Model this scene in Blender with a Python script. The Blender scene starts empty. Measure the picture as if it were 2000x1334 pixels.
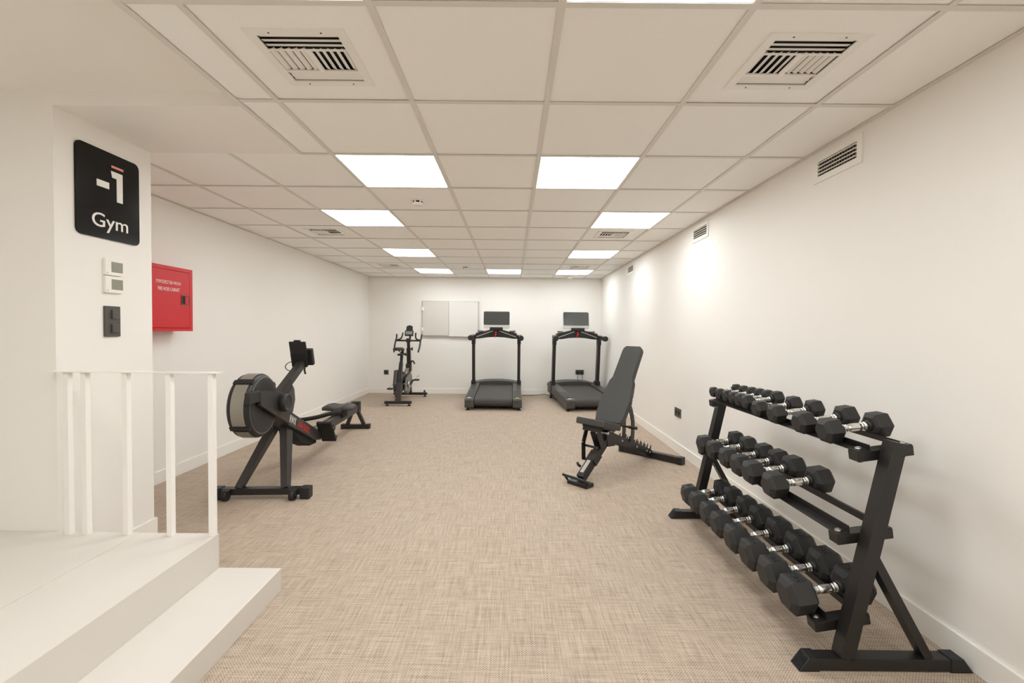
import bpy, bmesh, math, random
from mathutils import Vector, Matrix, Euler
random.seed(7)
sc = bpy.context.scene
COL = sc.collection
PI = math.pi
R = math.radians

# ------------------------------------------------------------------ camera
CZ = 1.2271
cam_d = bpy.data.cameras.new('camera')
cam_d.sensor_width = 36.0
cam_d.lens = 871.7089 / 2000 * 36.0
cam_d.clip_start = 0.02
cam = bpy.data.objects.new('camera', cam_d)
COL.objects.link(cam)
def rot_cam(p, y, r):
    Rx = Matrix(((1, 0, 0), (0, math.cos(p), -math.sin(p)), (0, math.sin(p), math.cos(p))))
    Rz = Matrix(((math.cos(y), -math.sin(y), 0), (math.sin(y), math.cos(y), 0), (0, 0, 1)))
    Ry = Matrix(((math.cos(r), 0, math.sin(r)), (0, 1, 0), (-math.sin(r), 0, math.cos(r))))
    return Rz @ Rx @ Ry
_m = rot_cam(-0.024, 0.0011, -0.0092)
_right, _fwd, _up = _m.col[0], _m.col[1], _m.col[2]
_b = Matrix((_right, _up, -_fwd)).transposed()
cam.matrix_world = Matrix.Translation((0, 0, CZ)) @ _b.to_4x4()
sc.camera = cam

# ------------------------------------------------------------------ light / exposure
W = bpy.data.worlds.new('world')
sc.world = W
W.use_nodes = True
W.node_tree.nodes['Background'].inputs[0].default_value = (0.9, 0.86, 0.8, 1)
W.node_tree.nodes['Background'].inputs[1].default_value = 0.02
PANEL_POWER = 9.3
PANEL_COLOR = (1.0, 1.055, 1.075)
HALL_FILL_POWER = 5.6
sc.view_settings.view_transform = 'Standard'
sc.view_settings.look = 'None'
sc.view_settings.gamma = 1.0
sc.view_settings.use_curve_mapping = False
sc.view_settings.exposure = 0.24
sc.cycles.use_denoising = True
sc.cycles.max_bounces = 10
sc.cycles.diffuse_bounces = 7
sc.cycles.sample_clamp_indirect = 6.0

# ------------------------------------------------------------------ helpers
def lin(c):
    out = []
    for v in c[:3]:
        v = v / 255.0
        out.append(v / 12.92 if v <= 0.04045 else ((v + 0.055) / 1.055) ** 2.4)
    return (*out, 1.0)

def mat(name, rgb, rough=0.5, metal=0.0, var=0.05, scale=40.0, bump=0.0, bscale=300.0, spec=0.5, coat=0.0):
    m = bpy.data.materials.new(name)
    m.use_nodes = True
    nt = m.node_tree
    p = nt.nodes['Principled BSDF']
    p.inputs['Roughness'].default_value = rough
    p.inputs['Metallic'].default_value = metal
    p.inputs['Specular IOR Level'].default_value = spec
    p.inputs['Coat Weight'].default_value = coat
    c = lin(rgb)
    tc = nt.nodes.new('ShaderNodeTexCoord')
    n = nt.nodes.new('ShaderNodeTexNoise')
    n.inputs['Scale'].default_value = scale
    n.inputs['Detail'].default_value = 3
    nt.links.new(tc.outputs['Object'], n.inputs['Vector'])
    mx = nt.nodes.new('ShaderNodeMix')
    mx.data_type = 'RGBA'
    mx.inputs['A'].default_value = (*[v * (1 - var) for v in c[:3]], 1)
    mx.inputs['B'].default_value = (*[min(1, v * (1 + var)) for v in c[:3]], 1)
    nt.links.new(n.outputs['Fac'], mx.inputs['Factor'])
    nt.links.new(mx.outputs['Result'], p.inputs['Base Color'])
    if bump > 0:
        n2 = nt.nodes.new('ShaderNodeTexNoise')
        n2.inputs['Scale'].default_value = bscale
        n2.inputs['Detail'].default_value = 2
        nt.links.new(tc.outputs['Object'], n2.inputs['Vector'])
        b = nt.nodes.new('ShaderNodeBump')
        b.inputs['Strength'].default_value = bump
        b.inputs['Distance'].default_value = 0.002
        nt.links.new(n2.outputs['Fac'], b.inputs['Height'])
        nt.links.new(b.outputs['Normal'], p.inputs['Normal'])
    return m

def emit(name, col, power):
    m = bpy.data.materials.new(name)
    m.use_nodes = True
    nt = m.node_tree
    p = nt.nodes['Principled BSDF']
    p.inputs['Base Color'].default_value = (0.9, 0.9, 0.9, 1)
    p.inputs['Emission Color'].default_value = (*col, 1)
    p.inputs['Emission Strength'].default_value = power
    return m

class MB:
    """collects shapes into one mesh"""
    def __init__(s, M=None):
        s.v, s.f, s.sm = [], [], []
        s.M = M or Matrix.Identity(4)
    def add(s, vs, fs, smooth=False, M=None):
        o = len(s.v)
        T = s.M @ M if M is not None else s.M
        s.v += [T @ Vector(v) for v in vs]
        for i, f in enumerate(fs):
            s.f.append([o + k for k in f])
            s.sm.append(smooth if isinstance(smooth, bool) else smooth[i])
        return s
    def box(s, a, b, M=None, bev=0.0):
        x0, y0, z0 = [min(p, q) for p, q in zip(a, b)]
        x1, y1, z1 = [max(p, q) for p, q in zip(a, b)]
        if bev <= 0:
            vs = [(x0, y0, z0), (x1, y0, z0), (x1, y1, z0), (x0, y1, z0), (x0, y0, z1), (x1, y0, z1), (x1, y1, z1), (x0, y1, z1)]
            fs = [(0, 3, 2, 1), (4, 5, 6, 7), (0, 1, 5, 4), (1, 2, 6, 5), (2, 3, 7, 6), (3, 0, 4, 7)]
            return s.add(vs, fs, False, M)
        bm = bmesh.new()
        bmesh.ops.create_cube(bm, size=1.0, matrix=Matrix.Translation(((x0 + x1) / 2, (y0 + y1) / 2, (z0 + z1) / 2)) @ Matrix.Diagonal((x1 - x0, y1 - y0, z1 - z0, 1)))
        bmesh.ops.bevel(bm, geom=bm.edges[:], offset=min(bev, .45 * min(x1 - x0, y1 - y0, z1 - z0)), segments=2, profile=0.6, affect='EDGES')
        return s.bm(bm, M)
    def bm(s, bm, M=None, smooth=False):
        bm.verts.ensure_lookup_table(); bm.verts.index_update()
        s.add([v.co.copy() for v in bm.verts], [[v.index for v in f.verts] for f in bm.faces], smooth, M)
        bm.free()
        return s
    def prism(s, poly, z0, z1, M=None, bev=0.0, seg=2):
        """poly in local xy (ccw), extruded z0..z1"""
        bm = bmesh.new()
        bot = [bm.verts.new((x, y, z0)) for x, y in poly]
        top = [bm.verts.new((x, y, z1)) for x, y in poly]
        n = len(poly)
        fb = bm.faces.new(bot[::-1]); ft = bm.faces.new(top)
        for i in range(n):
            bm.faces.new((bot[i], bot[(i + 1) % n], top[(i + 1) % n], top[i]))
        if bev > 0:
            es = [e for e in bm.edges if (e.verts[0] in top and e.verts[1] in top) or (e.verts[0] in bot and e.verts[1] in bot)]
            bmesh.ops.bevel(bm, geom=es, offset=bev, segments=seg, profile=0.6, affect='EDGES')
        bmesh.ops.recalc_face_normals(bm, faces=bm.faces)
        return s.bm(bm, M)
    def lathe(s, prof, n=20, M=None, smooth=True, cap=True):
        """prof: list of (r, z), revolved about local z"""
        vs, fs, sm = [], [], []
        for r, z in prof:
            for k in range(n):
                a = 2 * PI * k / n
                vs.append((r * math.cos(a), r * math.sin(a), z))
        for i in range(len(prof) - 1):
            for k in range(n):
                k2 = (k + 1) % n
                fs.append((i * n + k, i * n + k2, (i + 1) * n + k2, (i + 1) * n + k)); sm.append(smooth)
        if cap:
            fs.append(tuple(range(n))[::-1]); sm.append(False)
            fs.append(tuple((len(prof) - 1) * n + k for k in range(n))); sm.append(False)
        return s.add(vs, fs, sm, M)
    def cyl(s, p, q, r, n=16, r2=None, smooth=True):
        p, q = Vector(p), Vector(q)
        d = q - p
        M = Matrix.Translation(p) @ d.to_track_quat('Z', 'Y').to_matrix().to_4x4()
        return s.lathe([(r, 0), (r if r2 is None else r2, d.length)], n, M, smooth)
    def bar(s, p, q, w, h, up=(0, 0, 1), w2=None, h2=None):
        """rectangular tube from p to q: w across (side), h along up"""
        p, q = Vector(p), Vector(q)
        d = (q - p).normalized()
        side = d.cross(Vector(up)).normalized()
        u = side.cross(d).normalized()
        w2 = w if w2 is None else w2; h2 = h if h2 is None else h2
        vs = []
        for c, ww, hh in ((p, w, h), (q, w2, h2)):
            for a, b in ((-1, -1), (1, -1), (1, 1), (-1, 1)):
                vs.append(c + side * (a * ww / 2) + u * (b * hh / 2))
        fs = [(0, 1, 2, 3), (7, 6, 5, 4), (0, 4, 5, 1), (1, 5, 6, 2), (2, 6, 7, 3), (3, 7, 4, 0)]
        return s.add(vs, fs)
    def sweep(s, pts, r, n=8, rs=None):
        pts = [Vector(p) for p in pts]
        vs, fs, sm = [], [], []
        prev = None
        for i, p in enumerate(pts):
            t = (pts[min(i + 1, len(pts) - 1)] - pts[max(i - 1, 0)]).normalized()
            if prev is None:
                a = t.orthogonal().normalized()
            else:
                a = (prev - t * prev.dot(t)).normalized()
            prev = a
            b = t.cross(a)
            rr = r if rs is None else rs[i]
            for k in range(n):
                g = 2 * PI * k / n
                vs.append(p + a * (rr * math.cos(g)) + b * (rr * math.sin(g)))
        for i in range(len(pts) - 1):
            for k in range(n):
                k2 = (k + 1) % n
                fs.append((i * n + k, i * n + k2, (i + 1) * n + k2, (i + 1) * n + k)); sm.append(True)
        fs.append(tuple(range(n))[::-1]); sm.append(False)
        fs.append(tuple((len(pts) - 1) * n + k for k in range(n))); sm.append(False)
        return s.add(vs, fs, sm)
    def mesh(s, name, m):
        me = bpy.data.meshes.new(name)
        me.from_pydata([tuple(v) for v in s.v], [], s.f)
        me.polygons.foreach_set('use_smooth', s.sm)
        if m: me.materials.append(m)
        bm = bmesh.new(); bm.from_mesh(me)
        bmesh.ops.recalc_face_normals(bm, faces=bm.faces)
        bm.to_mesh(me); bm.free()
        me.update()
        return me
    def build(s, name, m, parent=None):
        return link(name, s.mesh(name, m), parent)

def link(name, me, parent=None, loc=None, rot=None):
    o = bpy.data.objects.new(name, me)
    COL.objects.link(o)
    if parent is not None: o.parent = parent
    if loc: o.location = loc
    if rot: o.rotation_euler = rot
    return o

def thing(name, label, cat, loc=(0, 0, 0), rot=(0, 0, 0), group=None):
    o = bpy.data.objects.new(name, None)
    o.empty_display_size = 0.1
    COL.objects.link(o)
    o.location = loc; o.rotation_euler = rot
    tag(o, label, cat, group)
    return o
def tag(o, label, cat, group=None):
    o['label'] = label; o['category'] = cat
    if group: o['group'] = group
    return o
def struct(o):
    o['kind'] = 'structure'
    return o
def dup(root, loc, rot=None, label=None):
    r = root.copy(); COL.objects.link(r)
    r.location = loc
    if rot is not None: r.rotation_euler = rot
    if label: r['label'] = label
    for ch in list(root.children):
        c = ch.copy(); COL.objects.link(c); c.parent = r
        for g in list(ch.children):
            d = g.copy(); COL.objects.link(d); d.parent = c
    return r

def text_geo(body, size, res=2, offset=0.0, align='CENTER', extrude=0.0):
    cu = bpy.data.curves.new('lettering', 'FONT')
    cu.body = body; cu.size = size; cu.resolution_u = res; cu.offset = offset
    cu.align_x = align; cu.align_y = 'CENTER'; cu.extrude = extrude
    ob = bpy.data.objects.new('lettering', cu)
    COL.objects.link(ob)
    dg = bpy.context.evaluated_depsgraph_get(); dg.update()
    me = bpy.data.meshes.new_from_object(ob.evaluated_get(dg))
    vs = [v.co.copy() for v in me.vertices]; fs = [list(p.vertices) for p in me.polygons]
    bpy.data.objects.remove(ob); bpy.data.curves.remove(cu); bpy.data.meshes.remove(me)
    return vs, fs
def text_fit(body, w, h, res=2, offset=0.0, extrude=0.0):
    vs, fs = text_geo(body, 1.0, res, offset, 'CENTER', extrude)
    x0, x1 = min(v.x for v in vs), max(v.x for v in vs)
    y0, y1 = min(v.y for v in vs), max(v.y for v in vs)
    return [Vector(((v.x - (x0 + x1) / 2) * w / (x1 - x0), (v.y - (y0 + y1) / 2) * h / (y1 - y0), v.z)) for v in vs], fs
def rrect(w, h, r, n=5):
    pts = []
    for cx, cy, a0 in ((w / 2 - r, h / 2 - r, 0), (-w / 2 + r, h / 2 - r, 90), (-w / 2 + r, -h / 2 + r, 180), (w / 2 - r, -h / 2 + r, 270)):
        for k in range(n + 1):
            a = R(a0 + 90 * k / n)
            pts.append((cx + r * math.cos(a), cy + r * math.sin(a)))
    return pts
# local (x right, y up, z out) -> faces
def face_x(x, y, z):      # surface facing +x (seen from +x): right = +y
    return Matrix(((0, 0, 1, x), (1, 0, 0, y), (0, 1, 0, z), (0, 0, 0, 1)))
def face_nx(x, y, z):     # surface facing -x: right = -y
    return Matrix(((0, 0, -1, x), (-1, 0, 0, y), (0, 1, 0, z), (0, 0, 0, 1)))
def face_ny(x, y, z):     # surface facing -y (towards camera): right = +x
    return Matrix(((1, 0, 0, x), (0, 0, -1, y), (0, 1, 0, z), (0, 0, 0, 1)))

# ------------------------------------------------------------------ materials
M_wall = mat('wall_paint', (240, 236, 230), 0.62, var=0.012, scale=3, bump=0.05, bscale=220)
M_plaster = mat('ceiling_plaster', (240, 236, 229), 0.75, var=0.012, scale=3)
M_tile = mat('mineral_tile', (247, 245, 241), 0.85, var=0.02, scale=120, bump=0.08, bscale=500)
M_tee = mat('tee_metal', (222, 218, 210), 0.5, var=0.02)
M_step = mat('step_paint', (216, 210, 202), 0.4, var=0.012, scale=6, bump=0.04, bscale=60)
M_white = mat('white_metal', (240, 237, 231), 0.4, var=0.01)
M_rail = mat('railing_paint', (241, 237, 232), 0.38, var=0.01)
M_base = mat('skirting_paint', (242, 238, 231), 0.42, var=0.01)
M_black = mat('black_powdercoat', (31, 28, 27), 0.38, var=0.06, scale=30, bump=0.05, bscale=900)
M_blackp = mat('black_plastic', (29, 28, 28), 0.5, var=0.06, scale=60)
M_dark = mat('dark_matte', (24, 23, 22), 0.8, var=0.05)
M_rubber = mat('black_rubber', (41, 40, 39), 0.55, var=0.1, scale=35, bump=0.12, bscale=700)
M_letter = mat('dark_lettering', (7, 7, 7), 0.7, spec=0.2)
M_chrome = mat('chrome', (222, 220, 217), 0.24, 1.0, var=0.03)
M_steel = mat('zinc_steel', (190, 188, 184), 0.3, 1.0, var=0.05)
M_vinyl = mat('bench_vinyl', (60, 59, 56), 0.55, var=0.05, scale=20, bump=0.06, bscale=900)
M_grey = mat('charcoal_plastic', (70, 68, 66), 0.42, var=0.05)
M_gun = mat('gunmetal_paint', (53, 50, 48), 0.4, 0.2, var=0.06)
M_fly = mat('dull_grey_metal', (122, 116, 109), 0.4, 0.3, var=0.06)
M_guard = mat('brown_black_plastic', (66, 60, 58), 0.5, var=0.06)
M_belt = mat('belt_rubber', (64, 60, 58), 0.62, var=0.06, scale=80, bump=0.08, bscale=900)
M_silver = mat('silver_plastic', (196, 193, 188), 0.32, 0.4, var=0.03)
M_screen = mat('dark_screen', (58, 61, 61), 0.07, var=0.03, spec=0.8, coat=0.8)
M_lcd = mat('lcd_glass', (132, 138, 128), 0.25, var=0.05)
M_red = mat('red_enamel', (205, 22, 34), 0.35, var=0.03, scale=8)
M_redp = mat('red_plastic', (220, 40, 48), 0.4)
M_redtext = mat('red_print', (196, 44, 36), 0.5)
M_whitetext = mat('white_print', (238, 234, 228), 0.5, var=0.01)
M_orange = mat('salmon_print', (232, 150, 126), 0.5, var=0.01)
M_sign = mat('sign_acrylic', (14, 13, 13), 0.18, var=0.03, spec=0.25)
M_switch = mat('graphite_plastic', (78, 74, 70), 0.4, var=0.03)
M_lcdw = mat('thermostat_display', (142, 140, 126), 0.2, var=0.04)
M_mesh = mat('wire_mesh_grey', (150, 145, 134), 0.45, 0.5, var=0.1, scale=500, bump=0.4, bscale=900)
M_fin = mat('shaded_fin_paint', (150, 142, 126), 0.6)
M_board2 = mat('enamel_board_darker', (214, 208, 201), 0.3, var=0.01)  # left leaf, slightly darker and greyer than the right
M_board = mat('enamel_board', (228, 223, 218), 0.22, var=0.01)
M_yellow = mat('yellow_sticker', (226, 212, 50), 0.5)
M_panel = emit('light_diffuser', PANEL_COLOR, PANEL_POWER)
M_hall_fill = emit('hall_fill_diffuser', PANEL_COLOR, HALL_FILL_POWER)

def floor_mat():
    m = bpy.data.materials.new('woven_vinyl')
    m.use_nodes = True
    nt = m.node_tree; L = nt.links
    p = nt.nodes['Principled BSDF']
    p.inputs['Roughness'].default_value = 0.6
    p.inputs['Specular IOR Level'].default_value = 0.35
    tc = nt.nodes.new('ShaderNodeTexCoord')
    def noise(sx, sy, detail, rough=0.6):
        mp = nt.nodes.new('ShaderNodeMapping'); mp.inputs['Scale'].default_value = (sx, sy, 1)
        L.new(tc.outputs['Object'], mp.inputs['Vector'])
        n = nt.nodes.new('ShaderNodeTexNoise'); n.inputs['Scale'].default_value = 1.0
        n.inputs['Detail'].default_value = detail; n.inputs['Roughness'].default_value = rough
        L.new(mp.outputs['Vector'], n.inputs['Vector'])
        return n.outputs['Fac']
    def math_(op, a, b, clamp=False):
        n = nt.nodes.new('ShaderNodeMath'); n.operation = op; n.use_clamp = clamp
        for i, q in enumerate((a, b)):
            if isinstance(q, (int, float)): n.inputs[i].default_value = q
            else: L.new(q, n.inputs[i])
        return n.outputs[0]
    warp = noise(150, 5, 3)        # threads along y
    weft = noise(5, 150, 3)        # threads along x
    fine_a = noise(420, 14, 2)
    fine_b = noise(14, 420, 2)
    # basket weave of the yarns
    sep = nt.nodes.new('ShaderNodeSeparateXYZ'); L.new(tc.outputs['Object'], sep.inputs[0])
    pitch = 2 * PI / 0.011
    sx = math_('SINE', math_('MULTIPLY', sep.outputs['X'], pitch), 0)
    sy = math_('SINE', math_('MULTIPLY', sep.outputs['Y'], pitch), 0)
    chk = math_('MULTIPLY', sx, sy)
    t = math_('ADD', math_('MULTIPLY', math_('ADD', warp, weft), 0.55), math_('MULTIPLY', math_('ADD', fine_a, fine_b), 0.35))
    t = math_('ADD', math_('MULTIPLY', math_('SUBTRACT', t, 0.9), 1.5), 0.5)
    t = math_('ADD', t, math_('MULTIPLY', chk, 0.26), True)
    r = nt.nodes.new('ShaderNodeValToRGB')
    r.color_ramp.elements[0].position = 0.0; r.color_ramp.elements[0].color = lin((112, 95, 80))
    r.color_ramp.elements[1].position = 1.0; r.color_ramp.elements[1].color = lin((212, 194, 175))
    e = r.color_ramp.elements.new(0.5); e.color = lin((178, 160, 142))
    L.new(t, r.inputs['Fac'])
    L.new(r.outputs['Color'], p.inputs['Base Color'])
    b = nt.nodes.new('ShaderNodeBump'); b.inputs['Strength'].default_value = 0.35; b.inputs['Distance'].default_value = 0.002
    L.new(t, b.inputs['Height']); L.new(b.outputs['Normal'], p.inputs['Normal'])
    return m
M_floor = floor_mat()

# ------------------------------------------------------------------ room shell
XL, XR, YB, YF, XH = -2.774, 1.698, 8.607, -2.8, -3.9
ZC, ZP = 2.24, 2.305
YW0, YW1, XP = 2.064, 2.618, -2.115     # the wall block with the sign
XE = -1.25                               # left edge of the tile grid before the beam
T = 0.12
def sbox(name, a, b, m, bev=0): return struct(MB().box(a, b, None, bev).build(name, m))
sbox('floor', (XH - T, YF - T, -0.1), (XR + T, YB + T, 0), M_floor)
sbox('wall_right', (XR, YF - T, 0), (XR + T, YB + T, 2.45), M_wall)
sbox('wall_back', (XL - T, YB, 0), (XR, YB + T, 2.45), M_wall)
sbox('wall_left', (XL - T, YW1, 0), (XL, YB, 2.45), M_wall)
sbox('wall_front', (XH - T, YF - T, 0), (XR, YF, 2.45), M_wall)
sbox('wall_hall', (XH - T, YF, 0), (XH, YW0, 2.45), M_wall)
wl = MB()
wl.box((XH - T, YW0, 0), (XP, YW1, ZP))
struct(wl.build('wall_landing', M_wall))
# ceiling: plaster slab, beam and the suspended grid under it
ceil = struct(MB().box((XH - T, YF - T, ZP), (XR + T, YB + T, 2.45)).build('ceiling', M_plaster))
MB().box((XP, YW0, ZC), (XE, 2.611, ZP)).build('soffit_beam', M_wall, ceil)
GX0, GY0 = -0.4565, 0.8111
colx = [-2.774, -2.2565, -1.6565, -1.0565, -0.4565, 0.1435, 0.7435, 1.3435, XR]
def rowy(k): return GY0 + 0.6 * k
LIGHTS = {(3, -3), (5, -3), (3, 3), (5, 3), (2, 5), (6, 5), (2, 8), (6, 8), (2, 11), (4, 11), (6, 11), (3, 0), (5, 0), (2, -5), (6, -5)}  # negative rows: unseen panels added to brighten the steps and walls
VENTS = {(3, 1), (6, 1), (1, 6), (6, 6), (1, 10), (6, 10)}
tile_cache = {}
def tile(x0, x1, y0, y1):
    w, h = round(x1 - x0 - 0.004, 4), round(y1 - y0 - 0.004, 4)
    if (w, h) not in tile_cache:
        tile_cache[(w, h)] = MB().box((-w / 2, -h / 2, 0), (w / 2, h / 2, 0.014)).mesh('ceiling_tile', M_tile)
    link('ceiling_tile', tile_cache[(w, h)], ceil, ((x0 + x1) / 2, (y0 + y1) / 2, ZC + 0.004))
ROW0, ROW1 = -6, 13
for k in range(ROW0, ROW1):
    y0, y1 = max(rowy(k), YF), min(rowy(k + 1), YB)
    for c in range(8):
        x0, x1 = colx[c], colx[c + 1]
        if k < 3:
            if x1 <= -1.06: continue
            if c == 2: continue
        if (c, k) in LIGHTS or (c, k) in VENTS: continue
        tile(x0, x1, y0, y1)
    if k < 3: tile(XE, colx[3], y0, y1)
TW = 0.024
def tee(x0, y0, x1, y1):
    b = MB()
    if x0 == x1:
        b.box((x0 - TW / 2, y0, ZC), (x0 + TW / 2, y1, ZC + 0.0016)); b.box((x0 - 0.001, y0, ZC + 0.0016), (x0 + 0.001, y1, ZC + 0.03))
    else:
        b.box((x0, y0 - TW / 2, ZC), (x1, y0 + TW / 2, ZC + 0.0014)); b.box((x0, y0 - 0.001, ZC + 0.0014), (x1, y0 + 0.001, ZC + 0.03))
    b.build('grid_tee', M_tee, ceil)
for c in range(1, 8):
    tee(colx[c], rowy(3) if c < 3 else YF, colx[c], YB)
for k in range(ROW0 + 1, ROW1):
    for c in range(8):
        x0, x1 = colx[c], colx[c + 1]
        if k < 3 and c < 2: continue
        if k < 3 and c == 2: x0 = XE
        if k == 3 and c < 2: continue
        if k == 3 and c == 2: x0 = XE
        tee(x0 + TW / 2, rowy(k), x1 - TW / 2, rowy(k))
# wall angles
struct(MB().box((XR - 0.022, YF, ZC - 0.001), (XR, YB, ZC + 0.001)).box((XR - 0.0015, YF, ZC), (XR, YB, ZC + 0.02)).build('trim_1', M_tee))
struct(MB().box((XL, YW1, ZC - 0.001), (XL + 0.022, YB, ZC + 0.001)).build('trim_2', M_tee))
struct(MB().box((XL + 0.022, YB - 0.022, ZC - 0.001), (XR - 0.022, YB, ZC + 0.001)).build('trim_3', M_tee))
struct(MB().box((XE - 0.001, YF, ZC - 0.002), (XE + 0.022, 2.611, ZC + 0.0005)).box((XE - 0.003, YF, ZC - 0.002), (XE - 0.001, YW0, ZP)).build('trim_4', M_tee))
# skirting boards
def skirt(name, pts):
    b = MB()
    for (a, c) in pts: b.box(a, c, None, 0.003)
    return struct(b.build(name, M_base))
BH, BT = 0.1, 0.012
skirt('baseboard_right', [((XR - BT, YF, 0), (XR, YB, BH))])
skirt('baseboard_back', [((XL, YB - BT, 0), (XR - BT, YB, BH))])
skirt('baseboard_left', [((XL, YW1 + BT, 0), (XL + BT, YB - BT, BH))])
skirt('baseboard_block', [((XP, YW0 + 0.002, 0), (XP + BT, YW1 + BT, BH)), ((XL, YW1, 0), (XP, YW1 + BT, BH))])

# ------------------------------------------------------------------ stairs and railing
st = thing('entrance_steps', 'white painted landing with one wide lower step beside the carpet', 'steps', (-1.364, 2.0, 0))
LX, LY, LZ = -1.364, 2.064, 0.268
TX, TZ = -1.073, 0.106
O = Vector((-1.364, 2.0, 0))
MB(Matrix.Translation(-O)).box((XH + .006, YF + .006, 0), (LX, LY, LZ), None, 0.003).build('landing', M_step, st)
MB(Matrix.Translation(-O)).box((LX, YF + .006, 0), (TX, LY, TZ), None, 0.003).build('tread', M_step, st)
MB(Matrix.Translation(-O)).box((XH + .006, YF + .006, LZ), (-1.727, LY - 0.002, LZ + 0.002), None, 0.0009).build('landing_sheet', M_step, st)

ry = 2.040
rl = thing('stair_railing', 'white flat-bar railing along the far edge of the landing', 'railing', (-1.75, ry, LZ))
O = Vector((-1.75, ry, LZ))
Mr = Matrix.Translation(-O)
b = MB(Mr)
b.box((-2.112, ry - 0.022, 1.019), (-1.336, ry + 0.022, 1.025), None, 0.0015)
b.build('handrail', M_rail, rl)
for u in (123, 158, 239, 325, 408):
    x = (u - 1000) / 871.7 * (ry - 0.013)
    MB(Mr).box((x - 0.012, ry - 0.013, LZ + (0.002 if x < -1.72 else 0)), (x + 0.012, ry + 0.013, 1.018), None, 0.0015).build('baluster', M_rail, rl)

# ------------------------------------------------------------------ ceiling lights
def make_light(label, power_mat):
    t = thing('ceiling_light', label, 'ceiling light', group='square ceiling light panels')
    b = MB()
    for s in (-1, 1):
        b.box((s * 0.297, -0.297, 0.0), (s * 0.285, 0.297, 0.02))
        b.box((-0.285, s * 0.297, 0.0), (0.285, s * 0.285, 0.02))
    b.build('frame', M_white, t)
    MB().box((-0.285, -0.285, 0.003), (0.285, 0.285, 0.006)).build('diffuser', power_mat, t)
    return t
_lightname = {(3, 3): 'glowing square ceiling panel in the nearest full row, left one', (5, 3): 'glowing square ceiling panel in the nearest full row, right one',
 (2, 5): 'glowing square ceiling panel in the second row, left one', (6, 5): 'glowing square ceiling panel in the second row, right one',
 (2, 8): 'glowing square ceiling panel in the third row, left one', (6, 8): 'glowing square ceiling panel in the third row, right one',
 (2, 11): 'thin lit ceiling panel by the back wall, left one of three', (4, 11): 'thin lit ceiling panel by the back wall, middle one of three', (6, 11): 'thin lit ceiling panel by the back wall, right one of three',
 (3, 0): 'ceiling light panel just above the top edge of view, left of centre', (5, 0): 'bright ceiling panel cut by the top edge of view, right of centre',
 (3, -3): 'added unseen ceiling light panel behind the viewer, left', (5, -3): 'added unseen ceiling light panel behind the viewer, right',
 (2, -5): 'added unseen ceiling light panel at the rear end of the room, left', (6, -5): 'added unseen ceiling light panel at the rear end of the room, right'}
light0 = None
for (c, k) in sorted(LIGHTS, key=lambda q: (-q[1] if q[1] < 3 else -100 + q[1])):
    cx, cy = (colx[c] + colx[c + 1]) / 2, rowy(k) + 0.3
    if k < 0 and c == 2: cx = -0.7565
    if light0 is None:
        light0 = make_light(_lightname[(c, k)], M_panel); light0.location = (cx, cy, ZC + 0.0017)
    else: dup(light0, (cx, cy, ZC + 0.0017), None, _lightname[(c, k)])
for i, (x, y) in enumerate(((-2.6, 0.3), (-2.6, -1.5))):  # unseen lamps, added to brighten the landing and hall wall
    t = thing('hall_fill_light', ('added unseen ceiling light over the landing, nearer one', 'added unseen ceiling light over the landing, rear one')[i], 'ceiling light', (x, y, ZP - 0.02))
    MB().box((-0.3, -0.3, 0.0), (0.3, 0.3, 0.02)).build('frame', M_white, t)
    MB().box((-0.28, -0.28, -0.003), (0.28, 0.28, 0.0)).build('diffuser', M_hall_fill, t)

# ------------------------------------------------------------------ ceiling air diffusers
def make_vent(label):
    t = thing('ceiling_vent', label, 'air vent', group='square ceiling air vents')
    # tile carrying it
    hw, g = 0.175, 0.142
    tl = MB()
    for s in (-1, 1):
        tl.box((s * 0.298, -0.298, 0.006), (s * 0.15, 0.298, 0.02))
        tl.box((-0.15, s * 0.298, 0.006), (0.15, s * 0.15, 0.02))
    tl.build('carrier_tile', M_tile, t)
    f = MB()
    for s in (-1, 1):
        f.box((s * hw, -hw, 0.0005), (s * g, hw, 0.006)); f.box((-g, s * hw, 0.0005), (g, s * g, 0.006))
    # cross bars
    f.box((-g, -0.064, 0.001), (g, -0.056, 0.005)); f.box((-g, 0.068, 0.001), (g, 0.076, 0.005))
    f.box((-0.010, -0.056, 0.001), (0.010, 0.068, 0.008))
    fr = f.build('frame', M_white, t)
    for sx in (-0.09, 0.09):
        for sy in (-0.158, 0.158):
            MB().cyl((sx, sy, 0.0008), (sx, sy, -0.0008), 0.0035, 8).build('screw', M_switch, fr)
    pass
    pl = MB()
    pl.box((-g, -g, 0.05), (g, g, 0.052))
    for s in (-1, 1):
        pl.box((s * g, -g, 0.006), (s * (g - 0.001), g, 0.05)); pl.box((-g, s * g, 0.006), (g, s * (g - 0.001), 0.05))
    pl.build('duct_lining', M_dark, t)
    def slats(n, along, a0, a1, p0, p1, tilt, hw_):
        """n slats: long axis along 'x' or 'y' from a0..a1, spread p0..p1 across"""
        L = a1 - a0
        me = MB().box((-L / 2, -hw_, -0.0008), (L / 2, hw_, 0.0008)).mesh('slat', M_white)
        for i in range(n):
            p = p0 + (p1 - p0) * (i + 0.5) / n
            if along == 'x': link('slat', me, t, ((a0 + a1) / 2, p, 0.010), (tilt, 0, 0))
            else: link('slat', me, t, (p, (a0 + a1) / 2, 0.010), Euler((tilt, 0, PI / 2), 'XYZ'))
    slats(3, 'x', -g + .002, g - .002, -g, -0.064, R(14), 0.0089)
    slats(3, 'x', -g + .001, g - .001, 0.073, g + 0.005, R(-14), 0.0092)
    slats(5, 'y', -0.058, 0.072, -g - 0.004, -0.008, R(-24), 0.0100)
    slats(5, 'y', -0.056, 0.068, 0.012, g, R(24), 0.0087)
    return t
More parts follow.
